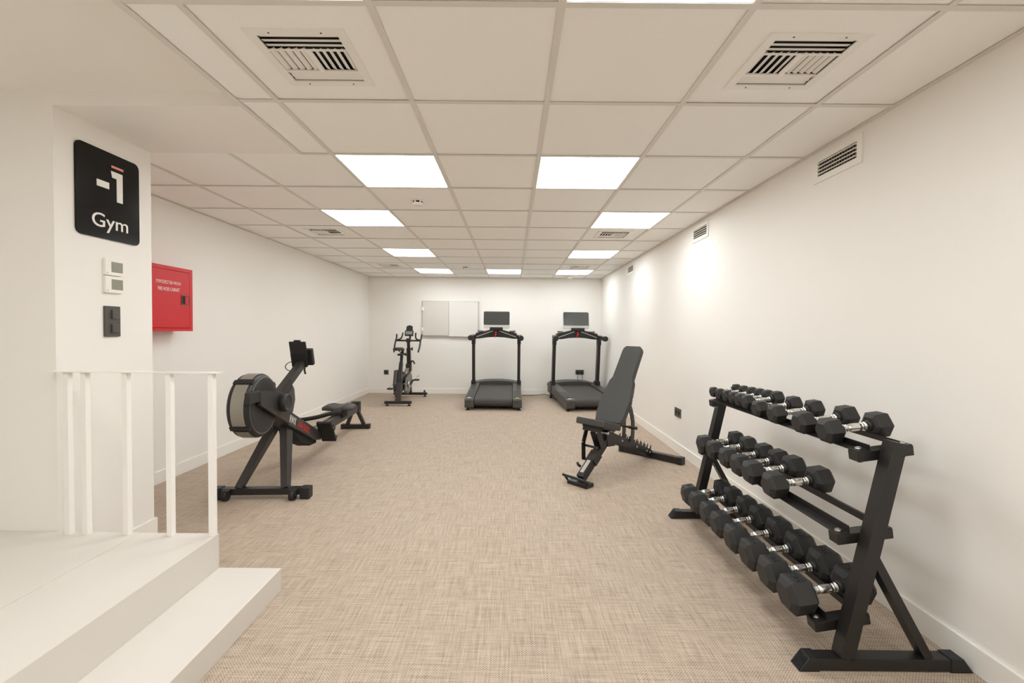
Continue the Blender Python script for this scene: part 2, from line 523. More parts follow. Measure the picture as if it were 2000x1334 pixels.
_ventname = {(3, 1): 'square four-way ceiling air vent nearest the viewer, left one above the pillar side', (6, 1): 'square four-way ceiling air vent nearest the viewer, right one by the wall',
 (1, 6): 'square ceiling air vent in mid-room near the left wall', (6, 6): 'square ceiling air vent in mid-room behind the second right light',
 (1, 10): 'small looking ceiling air vent near back wall, left side', (6, 10): 'small looking ceiling air vent near back wall, right side'}
v0 = None
for (c, k) in sorted(VENTS, key=lambda q: (q[1], q[0])):
    L_ = ((colx[c] + colx[c + 1]) / 2, rowy(k) + 0.3, ZC)
    if v0 is None:
        v0 = make_vent(_ventname[(c, k)]); v0.location = L_
    else: dup(v0, L_, None, _ventname[(c, k)])

# smoke detectors
def make_detector(label):
    t = thing('smoke_detector', label, 'smoke detector', group='ceiling smoke detectors')
    MB().lathe([(0.052, 0.006), (0.052, -0.006), (0.048, -0.012)], 24).build('base', M_white, t)
    MB().lathe([(0.036, -0.012), (0.036, -0.026)], 20).build('sensor_slots', M_dark, t)
    b = MB().lathe([(0.044, -0.026), (0.044, -0.034), (0.034, -0.043), (0.015, -0.046)], 24)
    for a in range(6):
        g = a * PI / 3 + 0.2
        b.box((0.034, -0.006, -0.028), (0.042, 0.006, -0.010), Matrix.Rotation(g, 4, 'Z'))
    b.build('cap', M_white, t)
    return t
d0 = make_detector('white smoke detector on ceiling near the left front light'); d0.location = (-0.752, 3.52, ZC + 0.004)
dup(d0, (-0.757, 7.15, ZC + 0.004), None, 'tiny smoke detector on ceiling near the middle back light')
t = thing('ceiling_dome', 'round white dome on the ceiling close to the back wall', 'detector', (1.048, 8.31, ZC))
MB().lathe([(0.07, 0.004), (0.07, -0.012), (0.055, -0.03), (0.03, -0.04), (0.01, -0.043)], 24).build('dome', M_white, t)
MB().lathe([(0.078, 0.006), (0.078, -0.004)], 24).build('mounting_ring', M_white, t)

# wall grilles on right wall
def make_grille(label):
    t = thing('wall_grille', label, 'air vent', group='wall air grilles')
    b = MB()
    for s in (-1, 1):
        b.box((-0.172, s * 0.0725, 0), (0.172, s * 0.040, 0.008)); b.box((s * 0.172, -0.040, 0), (s * 0.140, 0.040, 0.008))
    b.build('frame', M_white, t)
    MB().box((-0.14, -0.04, 0.0005), (0.14, 0.04, 0.0015)).build('backing', M_dark, t)
    me = MB().box((-0.14, -0.0018, -0.006), (0.14, 0.0018, 0.006)).mesh('slat', M_white)
    for i in range(4): link('slat', me, t, (0, -0.029 + 0.0195 * i, 0.010), (R(8), 0, 0))
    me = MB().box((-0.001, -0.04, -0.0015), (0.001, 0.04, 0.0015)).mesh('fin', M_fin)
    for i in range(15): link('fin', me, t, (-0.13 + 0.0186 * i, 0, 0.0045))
    return t
g0 = make_grille('white slatted air grille high on right wall, nearest one')
MG = face_nx(0, 0, 0)
g0.rotation_euler = MG.to_euler(); g0.location = (XR, 2.368, 2.138)
dup(g0, (XR, 4.075, 2.138), None, 'small air grille high on right wall, second one back')
dup(g0, (XR, 6.46, 2.132), None, 'tiny air grille high on right wall, farthest one')

# ------------------------------------------------------------------ sign, thermostats, switch, sockets
t = thing('gym_sign', 'black glossy floor sign reading -1 Gym on the white wall block', 'sign', (XP, 2.343, 1.68))
O = Vector((XP, 2.343, 1.68)); Ms = Matrix.Translation(-O) @ face_x(XP + 0.0005, 2.343, 1.908)
MB(Ms).prism(rrect(0.365, 0.452, 0.03, 6), 0.0, 0.008, None, 0.001).build('sign_plate', M_sign, t)
def S(y, z): return (y - 2.343, z - 1.908)
b = MB(Ms)
b.prism([S(*q) for q in ((2.268, 1.943), (2.337, 1.943), (2.337, 1.976), (2.268, 1.976))], 0.008, 0.0105)
b.build('minus_mark', M_whitetext, t)
b = MB(Ms).prism([S(*q) for q in ((2.382, 1.889), (2.417, 1.889), (2.417, 2.043), (2.349, 2.043), (2.356, 2.010), (2.382, 2.010))], 0.008, 0.0105)
b.build('digit_one', M_whitetext, t)
MB(Ms).prism([S(*q) for q in ((2.352, 2.061), (2.423, 2.061), (2.423, 2.073), (2.352, 2.073))], 0.008, 0.0105).build('accent_bar', M_orange, t)
vs, fs = text_fit('Gym', 0.208, 0.093, 4, 0.002, 0.0012)
MB(Ms @ Matrix.Translation((2.344 - 2.343, 1.762 - 1.908, 0.0092))).add(vs, fs).build('gym_lettering', M_whitetext, t)

def thermostat(z, label):
    t = thing('thermostat', label, 'thermostat', (XP, 2.356, z - 0.044), group='wall thermostats')
    Mt = Matrix.Translation(-Vector((XP, 2.356, z - 0.044))) @ face_x(XP, 2.356, z)
    MB(Mt).prism(rrect(0.102, 0.087, 0.005, 3), 0.0, 0.016, None, 0.002).build('case', M_white, t)
    MB(Mt).box((-0.018, -0.026, 0.0155), (0.049, 0.028, 0.0168)).build('display', M_lcdw, t)
    MB(Mt).cyl((-0.04, -0.032, 0.015), (-0.04, -0.032, 0.0172), 0.004, 10).build('button', M_silver, t)
thermostat(1.541, 'white wall thermostat with grey display, upper of two')
thermostat(1.450, 'white wall thermostat with grey display, lower of two')
t = thing('light_switch', 'dark grey double light switch below the thermostats', 'switch', (XP, 2.35, 1.177))
Mt = Matrix.Translation(-Vector((XP, 2.35, 1.177))) @ face_x(XP, 2.35, 1.257)
MB(Mt).prism(rrect(0.09, 0.16, 0.004, 3), 0.0, 0.010, None, 0.001).build('switch_plate', M_switch, t)
for s in (1, -1):
    Mr_ = Mt @ Matrix.Translation((0.012, s * 0.037, 0.011)) @ Matrix.Rotation(R(6), 4, 'Y')
    MB(Mr_).box((-0.024, -0.023, -0.004), (0.024, 0.023, 0.006), None, 0.0015).build('rocker', M_switch, t)

def socket(M, w, label, n=1, loc=None):
    L_ = loc
    t = thing('power_socket', label, 'socket', L_)
    Mt = Matrix.Translation(-Vector(L_)) @ M
    MB(Mt).prism(rrect(w, 0.09, 0.004, 3), 0.0, 0.009, None, 0.001).build('socket_plate', M_switch, t)
    for i in range(n):
        x = (i - (n - 1) / 2) * 0.072
        MB(Mt @ Matrix.Translation((x, 0, 0.0085))).lathe([(0.026, 0.0005), (0.024, 0.0015), (0.021, 0.0012)], 20).build('socket_cup', M_dark, t)
    return t
socket(face_ny(-2.434, YB, 0.405), 0.09, 'single dark wall socket at left of back wall beside the bike', 1, (-2.434, YB, 0.36))
socket(face_nx(XR, 4.539, 0.408), 0.16, 'dark wall socket low on right wall beyond the bench', 2, (XR, 4.539, 0.36))
t = socket(face_ny(1.301, YB, 0.44), 0.16, 'dark double socket with two plugs behind the right treadmill', 2, (1.301, YB, 0.39))
for s in (-1, 1):
    MB().box((s * 0.036 - 0.02, -0.05, 0.028), (s * 0.036 + 0.02, -0.009, 0.072), None, 0.006).build('plug', M_blackp, t)
    pts = [(s * 0.036 - 0.001, -0.045, 0.032), (s * 0.040, -0.055, 0.0), (s * 0.048, -0.06, -0.08), (s * 0.055, -0.065, -0.2), (s * 0.055, -0.07, -0.32), (s * 0.06, -0.10, -0.383)]
    MB().sweep(pts, 0.004, 6).build('plug_lead', M_blackp, t)
pts = [(0.10, 8.50, 0.006), (0.20, 8.42, 0.006), (0.32, 8.40, 0.006), (0.45, 8.46, 0.006), (0.55, 8.52, 0.008), (0.63, 8.49, 0.02), (0.70, 8.42, 0.008), (0.80, 8.44, 0.006)]
def smooth_pts(P, n=5):
    P = [Vector(p) for p in P]; out = []
    for i in range(len(P) - 1):
        a, b_, c, d = P[max(i - 1, 0)], P[i], P[i + 1], P[min(i + 2, len(P) - 1)]
        for k in range(n):
            u = k / n
            out.append(0.5 * ((2 * b_) + (c - a) * u + (2 * a - 5 * b_ + 4 * c - d) * u * u + (3 * b_ - a - 3 * c + d) * u ** 3))
    out.append(P[-1]); return out
cord_pts = pts

# fire hose cabinet
t = thing('fire_hose_cabinet', 'red fire hose cabinet on the left wall behind the white block', 'cabinet', (XL, 3.33, 1.2))
O = Vector((XL, 3.33, 1.2)); xf = -2.62
Mc = Matrix.Translation(-O)
b = MB(Mc)
y0, y1, z0, z1 = 3.0, 3.655, 1.2, 1.697
b.box((XL, y0, z0), (xf - 0.012, y1, z1))
for s in (0, 1):
    b.box((xf - 0.012, y0, (z0, z1 - 0.027)[s]), (xf, y1, (z0 + 0.024, z1)[s])); b.box((xf - 0.012, (y0, y1 - 0.033)[s], z0 + 0.024), (xf, (y0 + 0.033, y1)[s], z1 - 0.027))
b.build('cabinet_body', M_red, t)
dr = MB(Mc).box((xf - 0.012, y0 + 0.036, z0 + 0.027), (xf + 0.001, y1 - 0.036, z1 - 0.030), None, 0.002).build('cabinet_door', M_red, t)
Ml = Mc @ face_x(xf + 0.001, 3.573, 1.446)
lk = MB(Ml)
for s in (-1, 1):
    lk.box((s * 0.045, -0.038, 0), (s * 0.037, 0.038, 0.005)); lk.box((-0.037, s * 0.038, 0), (0.037, s * 0.031, 0.005))
lk.build('lock_frame', M_switch, dr)
MB(Ml).box((-0.037, -0.031, 0.0002), (-0.004, 0.031, 0.0015)).build('lock_recess', M_dark, dr)
MB(Ml).box((-0.004, -0.031, 0.0002), (0.037, 0.031, 0.003)).build('lock_cover', M_red, dr)
vs, fs = text_fit('ΠΥΡΟΣΒΕΣΤΙΚΗ ΦΩΛΙΑ', 0.245, 0.026, 2, 0.004)
MB(Mc @ face_x(xf + 0.0016, 3.403, 1.572)).add(vs, fs).build('greek_lettering', M_whitetext, dr)
vs, fs = text_fit('FIRE HOSE CABINET', 0.215, 0.026, 2, 0.004)
MB(Mc @ face_x(xf + 0.0016, 3.405, 1.520)).add(vs, fs).build('english_lettering', M_whitetext, dr)

# white access panel on the back wall
t = thing('access_panel', 'white two-leaf metal access panel on the back wall', 'panel', (-1.2, YB, 1.094))
O = Vector((-1.2, YB, 1.094)); Mp = Matrix.Translation(-O)
x0, x1, z0, z1 = -1.742, -0.655, 1.094, 1.785
b = MB(Mp)
b.box((x0, YB - 0.03, z0), (x1, YB - 0.001, z1)); b.build('panel_body', M_silver, t)
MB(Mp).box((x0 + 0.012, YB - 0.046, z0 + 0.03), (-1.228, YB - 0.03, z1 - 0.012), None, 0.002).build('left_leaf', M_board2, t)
MB(Mp).box((-1.222, YB - 0.056, z0 + 0.014), (x1 - 0.01, YB - 0.03, z1 - 0.012), None, 0.002).build('right_leaf', M_board, t)
for z in (1.63, 1.24):
    MB(Mp).box((x0 + 0.002, YB - 0.055, z - 0.03), (x0 + 0.04, YB - 0.046, z + 0.03), None, 0.002).cyl((x0 + 0.004, YB - 0.052, z - 0.035), (x0 + 0.004, YB - 0.052, z + 0.035), 0.007, 10).build('hinge', M_white, t)

# ------------------------------------------------------------------ dumbbell rack
rk = thing('dumbbell_rack', 'black three-tier steel dumbbell rack along the right wall', 'rack', (1.37, 2.27, 0))
O = Vector((1.37, 2.27, 0)); Mk = Matrix.Translation(-O)
TIERS = [(1.285, 0.787, 0.14), (1.218, 0.475, 0.137), (1.142, 0.143, 0.165)]   # left x, left top z, slope
BL = 0.208
FR = [(1.593, 1.643, 1.648, 1.698), (2.912, 2.962, 2.857, 2.907)]   # upright y0,y1 ; bracket y0,y1
for fi, (ya, yb, ba, bb) in enumerate(FR):
    ft = MB(Mk)
    ft.box((1.10, ya, 0.003), (1.63, yb, 0.047), None, 0.003); ftube = ft.build('foot_tube', M_black, rk)
    for s in (0, 1):
        c = MB(Mk)
        if s == 0: poly = [(1.052, 0.0), (1.125, 0.0), (1.125, 0.050), (1.088, 0.050)]
        else: poly = [(1.602, 0.0), (1.684, 0.0), (1.648, 0.050), (1.602, 0.050)]
        Mx = Matrix(((1, 0, 0, 0), (0, 0, -1, 0), (0, 1, 0, 0), (0, 0, 0, 1)))
        c.prism(poly, -(yb + 0.003), -(ya - 0.003), Mx, 0.003)
        if s == 0:
            for i in range(9):
                u = 0.006 + i * 0.005
                xx = 1.052 + 0.036 * u / 0.05
                c.box((xx - 0.004, ya + 0.004, u - 0.0012), (xx, yb - 0.004, u + 0.0012))
        c.build('end_cap', M_blackp, ftube)
    ym = (ya + yb) / 2
    MB(Mk).bar((1.2275, ym, 0.045), (1.3975, ym, 0.836), 0.05, 0.05, (1, 0, 0)).build('upright', M_black, rk)
    MB(Mk).bar((1.300, ym, 0.452), (1.528, ym, 0.045), 0.044, 0.030, (1, 0, 0)).build('brace', M_black, rk)
    for (lx, lz, sl) in TIERS:
        an = math.atan(sl)
        Mb_ = Mk @ Matrix.Translation((lx, 0, lz)) @ Matrix.Rotation(-an, 4, 'Y')
        br = MB(Mb_).box((0, ba, -0.038), (BL, bb, 0), None, 0.003).build('bracket', M_black, rk)
        for bx in (0.022, BL - 0.022):
            MB(Mb_).cyl((bx, (ba + bb) / 2, 0.003), (bx, (ba + bb) / 2, 0.010), 0.0115, 12).cyl((bx, (ba + bb) / 2, 0.010), (bx, (ba + bb) / 2, 0.0125), 0.008, 6).build('bolt', M_steel, br)
            MB(Mb_).cyl((bx, (ba + bb) / 2, -0.046), (bx, (ba + bb) / 2, -0.0375), 0.009, 6).build('nut', M_steel, br)
for (lx, lz, sl) in TIERS:
    an = math.atan(sl)
    LH = 0.022 if lz > 0.7 else 0.030
    Mb_ = Mk @ Matrix.Translation((lx, 0, lz)) @ Matrix.Rotation(-an, 4, 'Y')
    for s in (0, 1):
        b = MB(Mb_)
        if s == 0:
            b.box((0.002, 1.650, 0.0005), (0.049, 2.905, 0.0035)); b.box((0.046, 1.650, 0.0035), (0.049, 2.905, LH))
        else:
            b.box((BL - 0.049, 1.650, 0.0005), (BL - 0.002, 2.905, 0.0035)); b.box((BL - 0.049, 1.650, 0.0035), (BL - 0.046, 2.905, LH))
        b.build('shelf_rail', M_black, rk)

# dumbbells: local x = handle axis, z up, origin under the middle
def head_mesh(w, L, sgn, gap):
    """hexagonal head; flats up and down; sgn -1 front, +1 rear"""
    rc = w / math.sqrt(3)
    prof = [(0.0, 0.66), (0.02, 0.70), (0.17, 0.975), (0.20, 1.0), (0.84, 1.0), (0.88, 0.975), (0.985, 0.72), (1.0, 0.67)]
    vs, fs = [], []
    for tt, f in prof:
        x = (gap / 2 + L * (1 - tt)) * sgn
        for k in range(6):
            a = k * PI / 3
            vs.append((x, rc * f * math.cos(a), w / 2 + rc * f * math.sin(a)))
    for i in range(len(prof) - 1):
        for k in range(6):
            k2 = (k + 1) % 6
            fs.append((i * 6 + k, i * 6 + k2, (i + 1) * 6 + k2, (i + 1) * 6 + k))
    fs.append(tuple(range(6))[::-1]); fs.append(tuple((len(prof) - 1) * 6 + k for k in range(6)))
    b = MB().add(vs, fs)
    # boss
    Mx = Matrix.Translation((sgn * (gap / 2 + 0.001), 0, w / 2)) @ Matrix.Rotation(-sgn * PI / 2, 4, 'Y')
    b.lathe([(min(w * 0.27, 0.026), -0.002), (0.019, 0.010), (0.017, 0.0125)], 14, Mx)
    return b
def make_dumbbell(w, L, gap, mark, label, group):
    t = thing('dumbbell', label, 'dumbbell', group=group)
    for sgn in (-1, 1):
        h = head_mesh(w, L, sgn, gap).build('head', M_rubber, t)
        if mark:
            cx = sgn * (gap / 2 + L * 0.45)
            Mq = Matrix.Translation((cx, 0, w + 0.0004)) @ Matrix.Rotation(-PI / 2, 4, 'Z')
            tw, th = w * 0.46, L * 0.40
            vs, fs = text_fit(mark, tw, th * 0.66, 1, 0.03)
            m_ = MB(Mq).add(vs, fs)
            for s in (-1, 1):
                m_.box((-tw * .58, s * th / 2, 0), (tw * .58, s * (th / 2 - 0.0022), 0.0003)); m_.box((s * tw * .58, -th / 2, 0), (s * (tw * .58 - 0.0022), th / 2, 0.0003))
            m_.build('weight_mark', M_letter, h)
    g = gap - 0.024
    r = 0.0145
    prof = []
    hs = min(1.0, w / 0.098)
    def P(u, rr): prof.append((rr * hs, (u - 0.5) * g))
    for u, rr in ((0, .0135), (.03, .0135), (.03, .018), (.08, .018), (.08, .013), (.16, .013), (.16, .0155), (.20, .0155), (.20, .013), (.235, .013), (.26, .0155), (.36, .0168), (.5, .0175), (.64, .0168), (.74, .0155), (.765, .013), (.80, .013), (.80, .0155), (.84, .0155), (.84, .013), (.92, .013), (.92, .018), (.97, .018), (.97, .0135), (1, .0135)):
        P(u, rr)
    Mx = Matrix.Translation((0, 0, w / 2)) @ Matrix.Rotation(PI / 2, 4, 'Y')
    MB().lathe(prof, 14, Mx, smooth=True).build('handle', M_chrome, t)
    return t
ORD = ['nearest', 'second nearest', 'third from near end', 'fourth from near end', 'fifth from near end', 'sixth from near end', 'seventh from near end', 'third farthest', 'second farthest', 'farthest']
def place_tier(ti, ys, ws, Ls, gaps, marks, where, group):
    lx, lz, sl = TIERS[ti]
    an = math.atan(sl)
    n = len(ys)
    for i, y in enumerate(ys):       # far -> near
        w, L, gap = ws[i], Ls[i], gaps[i]
        k = n - 1 - i
        word = ORD[k]
        if i == 0: word = 'farthest'
        elif i == 1 and n > 4: word = 'second farthest'
        elif i == 2 and n > 7: word = 'third farthest'
        size = 'small ' if w < 0.075 else ('large ' if w > 0.115 else '')
        d = make_dumbbell(w, L, gap, marks[i], f'{size}black hex dumbbell with chrome handle, {word} on the {where} shelf', group)
        # rests on the flanges, or on the lips when its heads stand closer than the lips
        rest = 0.0036
        if gap / 2 < BL / 2 - 0.049 + 0.002: rest = 0.0225
        base = Vector((lx, y, lz)) + Vector((math.cos(an) * BL / 2, 0, math.sin(an) * BL / 2)) + Vector((-math.sin(an), 0, math.cos(an))) * rest
        d.location = base
        d.rotation_euler = (R(random.uniform(-0.0, 0.0)), -an, R(random.uniform(-1.0, 1.0)))
lp = lambda a, b_, n: [a + (b_ - a) * i / (n - 1) for i in range(n)]
place_tier(0, [2.885, 2.793, 2.70, 2.617, 2.538, 2.452, 2.322, 2.168, 1.962, 1.795],
           [.060, .062, .064, .066, .068, .072, .080, .084, .090, .092], [.042, .044, .046, .048, .050, .054, .060, .064, .070, .072],
           [.106, .106, .106, .107, .108, .110, .122, .122, .122, .122], [None] * 10, 'top', 'dumbbells on the top shelf of the rack')
place_tier(1, [2.795, 2.650, 2.482, 2.347, 2.222, 2.036], lp(.098, .106, 6), lp(.078, .086, 6), [.122] * 6, [None] * 6, 'middle', 'dumbbells on the middle shelf of the rack')
place_tier(2, [2.80, 2.668, 2.507, 2.366, 2.202, 2.044, 1.880, 1.728], lp(.112, .129, 8), lp(.088, .104, 8), [.122] * 8,
           ['10KG', '10KG', '12KG', '12KG', '15KG', '15KG', '17.5KG', '17.5KG'], 'bottom', 'dumbbells on the bottom shelf of the rack')

# ------------------------------------------------------------------ adjustable bench (local X along the rail, Y left, Z up)
ang = math.atan2(0.69919706, 0.714929)
bn = thing('weight_bench', 'black adjustable weight bench with upright padded back', 'bench', (0.535, 3.54, 0), (0, 0, ang))
# front tube
b = MB().bar((0.035, 0, 0.045), (0.43, 0, 0.345), 0.062, 0.062, (0, 0, 1)); fb = b.build('front_tube', M_black, bn)
dv = Vector((0.395, 0, 0.30)).normalized(); nv = Vector((-dv.z, 0, dv.x))
p0 = Vector((0.035, 0, 0.045)) + nv * 0.0335
MB().bar(p0 + dv * 0.035, p0 + dv * 0.165, 0.034, 0.003, tuple(nv)).build('label_plate', M_silver, fb)
MB().bar(Vector((0.035, 0, 0.045)) + dv * 0.17, Vector((0.035, 0, 0.045)) + dv * 0.27, 0.076, 0.074, tuple(nv)).build('height_sleeve', M_gun, fb)
MB().sweep([(0.10, 0.05, 0.115), (0.09, 0.07, 0.13), (0.085, 0.075, 0.15)], 0.011, 8).build('locking_pin', M_blackp, bn)
# front foot
b = MB().box((-0.035, -0.11, 0.0), (0.06, 0.085, 0.03), None, 0.005); b.build('front_foot', M_black, bn)
MB().sweep([(-0.03, 0.125, 0.062), (-0.045, 0.12, 0.066), (-0.045, -0.09, 0.066), (-0.03, -0.1, 0.05), (-0.005, -0.1, 0.02)], 0.011, 8).sweep([(-0.03, 0.12, 0.062), (-0.01, 0.095, 0.02)], 0.009, 8).build('foot_bar', M_blackp, bn)
# rear rail with ladder plates
A = Vector((0.40, 0, 0.335)); B_ = Vector((1.14, 0, 0.045))
MB().bar(A, B_, 0.05, 0.055).build('rear_rail', M_gun, bn)
d_ = (B_ - A).normalized(); nn = Vector((-d_.z, 0, d_.x))
def on_rail(u, h, y): return A + d_ * u + nn * h + Vector((0, y, 0))
Lr = (B_ - A).length
for y in (-0.031, 0.031):
    prof = [(0.0, -0.028), (0.04, -0.05), (Lr - 0.09, -0.028), (Lr - 0.02, -0.01)]
    top = [(Lr - 0.02, 0.028)]
    n = 8
    for i in range(n):
        u = Lr - 0.05 - i * 0.069
        top += [(u, 0.030), (u - 0.006, 0.072), (u - 0.016, 0.070), (u - 0.030, 0.036)]
    top += [(0.06, 0.036), (0.02, 0.05), (0.0, 0.05)]
    poly = prof + top
    Mx = Matrix((( d_.x, nn.x, 0, A.x), (0, 0, -1, y), (d_.z, nn.z, 0, A.z), (0, 0, 0, 1)))
    pl = MB(Mx).prism(poly, -0.002, 0.002).build('ladder_plate', M_black, bn)
    bo = MB()
    for u in (0.20, 0.47, 0.67, 0.735):
        c = on_rail(u, 0.002, y); s = -1 if y < 0 else 1
        bo.cyl(c, c + Vector((0, s * 0.009, 0)), 0.012, 10, 0.008)
    bo.build('bolts', M_steel, pl)
# elbow gusset
MB().prism([(0.36, -0.25), (0.34, -0.36), (0.40, -0.40), (0.48, -0.32), (0.47, -0.24)], -0.036, 0.036, Matrix(((1, 0, 0, 0), (0, 0, 1, 0), (0, -1, 0, 0), (0, 0, 0, 1)))).build('joint_plate', M_black, bn)
# rear foot
b = MB().box((1.12, -0.30, 0.004), (1.185, 0.30, 0.064), None, 0.004); rf = b.build('rear_foot', M_black, bn)
for s in (-1, 1):
    MB().box((1.115, s * 0.335, 0.0), (1.19, s * 0.285, 0.068), None, 0.008).build('foot_cap', M_blackp, rf)
# seat
sa = R(14.6)
Mseat = Matrix.Translation((0.405, 0, 0.447)) @ Matrix.Rotation(sa, 4, 'Y')     # local -X goes forward-up
def pad_poly(pts_half):
    return [(x, -y) for x, y in pts_half] + [(x, y) for x, y in reversed(pts_half)]
MB(Mseat).prism(pad_poly([(-0.262, 0.12), (-0.258, 0.138), (-0.245, 0.147), (-0.02, 0.147), (0.0, 0.13)]), -0.055, 0.0, None, 0.014, 3).build('seat_pad', M_vinyl, bn)
MB(Mseat).box((-0.215, -0.10, -0.068), (-0.02, 0.10, -0.054)).box((-0.225, -0.085, -0.10), (-0.20, 0.085, -0.056)).build('seat_board', M_blackp, bn)
MB().bar((0.225, 0.03, 0.40), (0.30, 0.03, 0.25), 0.006, 0.06, (1, 0, 0)).bar((0.225, -0.03, 0.40), (0.30, -0.03, 0.25), 0.006, 0.06, (1, 0, 0)).build('seat_bracket', M_gun, bn)
b = MB()
pz = [(0.205, 0.075, 0.40), (0.165, 0.075, 0.305), (0.170, 0.075, 0.165)]
for i in range(2): b.bar(pz[i], pz[i + 1], 0.008, 0.045, (1, 0, 0))
b.cyl((0.185, 0.08, 0.275), (0.185, -0.05, 0.275), 0.010, 10).cyl((0.168, 0.085, 0.165), (0.168, -0.05, 0.165), 0.012, 10)
b.build('seat_strut', M_black, bn)
# backrest
ba = R(58)
Mback = Matrix.Translation((0.392, 0, 0.447)) @ Matrix.Rotation(-(ba), 4, 'Y')   # local X up the back, local Z forward normal
hp = [(0.005, 0.115), (0.015, 0.13), (0.06, 0.136), (0.22, 0.146), (0.25, 0.145), (0.285, 0.137), (0.40, 0.102), (0.44, 0.098), (0.72, 0.098), (0.75, 0.09), (0.77, 0.07)]
MB(Mback).prism(pad_poly(hp), -0.052, 0.0, None, 0.014, 3).build('back_pad', M_vinyl, bn)
hp2 = [(0.03, 0.10), (0.22, 0.13), (0.40, 0.088), (0.74, 0.085), (0.755, 0.06)]
MB(Mback).prism(pad_poly(hp2), -0.066, -0.0515).build('back_board', M_blackp, bn)
MB(Mback).box((0.04, -0.025, -0.112), (0.60, 0.025, -0.0665)).box((0.40, -0.05, -0.09), (0.47, 0.05, -0.0665)).build('back_tube', M_black, bn)
for y in (-0.045, 0.045):
    b = MB()
    path = [(0.735, 0.235), (0.745, 0.33), (0.74, 0.43), (0.70, 0.53), (0.645, 0.60)]
    for i in range(4):
        b.bar((path[i][0], y, path[i][1]), (path[i + 1][0], y, path[i + 1][1]), 0.008, 0.052, (1, 0, 0))
    b.build('back_strut', M_gun, bn)
MB().cyl((0.605, 0.02, 0.392), (0.605, -0.16, 0.392), 0.009, 10).cyl((0.605, -0.085, 0.392), (0.605, -0.165, 0.392), 0.014, 12).build('adjust_handle', M_blackp, bn)
MB().cyl((0.345, -0.05, 0.37), (0.345, 0.05, 0.37), 0.013, 12).cyl((0.40, -0.05, 0.385), (0.40, 0.05, 0.385), 0.012, 12).build('pivot_bolts', M_steel, bn)

# ------------------------------------------------------------------ rowing machine (local X along the rail, Y left, Z up)
ra = math.atan2(0.99840646, -0.05643167)
rw = thing('rowing_machine', 'black air rowing machine with fan drum and raised monitor', 'rowing machine', (-1.80, 3.2, 0), (0, 0, ra))
XZ = Matrix(((1, 0, 0, 0), (0, 0, -1, 0), (0, 1, 0, 0), (0, 0, 0, 1)))   # poly (x,z) extruded along -y ... prism z -> -y
b = MB().box((-0.03, -0.30, 0.032), (0.03, 0.30, 0.078), None, 0.004); ff = b.build('front_foot', M_black, rw)
for s in (-1, 1):
    MB().box((-0.036, s * 0.345, 0.0), (0.036, s * 0.275, 0.084), None, 0.008).build('foot_cap', M_blackp, ff)
    MB().cyl((-0.045, s * 0.215, 0.036), (-0.045, s * 0.250, 0.036), 0.036, 18).build('wheel', M_blackp, ff)
    MB().box((-0.06, s * 0.205, 0.03), (0.0, s * 0.26, 0.075), None, 0.006).build('wheel_fork', M_blackp, ff)
    MB().bar((0.0, s * 0.165, 0.07), (0.31, s * 0.035, 0.50), 0.045, 0.055, (1, 0, 0), 0.06, 0.095).build('leg', M_gun, rw)
# fan drum
DC = Vector((-0.155, -0.02, 0.70)); DR = 0.215
MD = Matrix.Translation(DC) @ Matrix.Rotation(PI / 2, 4, 'X')      # lathe z -> -y
prof = [(0.05, -0.066), (0.15, -0.072), (0.185, -0.074), (0.200, -0.068), (0.211, -0.056), (DR, -0.040), (DR, 0.040), (0.211, 0.056), (0.200, 0.068), (0.185, 0.074), (0.15, 0.072), (0.05, 0.066)]
dm = MB(MD).lathe(prof, 48).build('fan_drum', M_blackp, rw)
for k in range(4):
    a0 = R(180 - 47 + k * 90); a1 = R(180 + 29 + k * 90)
    vs, fs = [], []
    nseg = 10
    for i in range(nseg + 1):
        a = a0 + (a1 - a0) * i / nseg
        for y in (-0.046, 0.036):
            for rr in (DR + 0.0005, DR + 0.003):
                vs.append((DC.x + rr * math.cos(a), DC.y + y, DC.z + rr * math.sin(a)))
    for i in range(nseg):
        o = i * 4
        fs += [(o + 1, o + 3, o + 7, o + 5), (o, o + 4, o + 6, o + 2), (o, o + 1, o + 5, o + 4), (o + 2, o + 6, o + 7, o + 3)]
    MB().add(vs, fs).build('mesh_window', M_mesh, dm)
    ac = R(180 + 36 + k * 90)
    Mq = Matrix.Translation(DC) @ Matrix.Rotation(-ac, 4, 'Y')
    MB(Mq).box((DR - 0.010, -0.066, -0.017), (DR + 0.005, 0.062, 0.017), None, 0.005).build('rim_clip', M_blackp, dm)
MB(MD).lathe([(0.196, 0.0712), (0.194, 0.0745), (0.187, 0.0745), (0.186, 0.0735)], 48, cap=False).build('rim_ring', M_grey, dm)
# arm from the hub to the front of the drum, hub cap
MB(XZ).prism([(-0.26, 0.715), (-0.26, 0.806), (-0.20, 0.806), (0.05, 0.765), (0.13, 0.67), (0.17, 0.50), (-0.05, 0.612)], 0.098, 0.122, None, 0.004).build('drum_arm', M_gun, rw)
MB().box((-0.40, -0.118, 0.742), (-0.25, -0.088, 0.818), None, 0.006).build('arm_block', M_blackp, rw)
MB(Matrix.Translation((0.04, -0.10, 0.688)) @ Matrix.Rotation(PI / 2, 4, 'X')).lathe([(0.064, 0.0), (0.064, 0.062), (0.059, 0.069), (0.055, 0.069), (0.053, 0.065), (0.02, 0.065)], 28).build('hub_cap', M_blackp, rw)
MB(XZ).prism([(0.10, 0.66), (0.20, 0.54), (0.36, 0.49), (0.45, 0.55), (0.49, 0.64), (0.475, 0.73), (0.42, 0.79), (0.22, 0.70)], 0.0, 0.03, None, 0.005).build('side_guard', M_guard, rw)
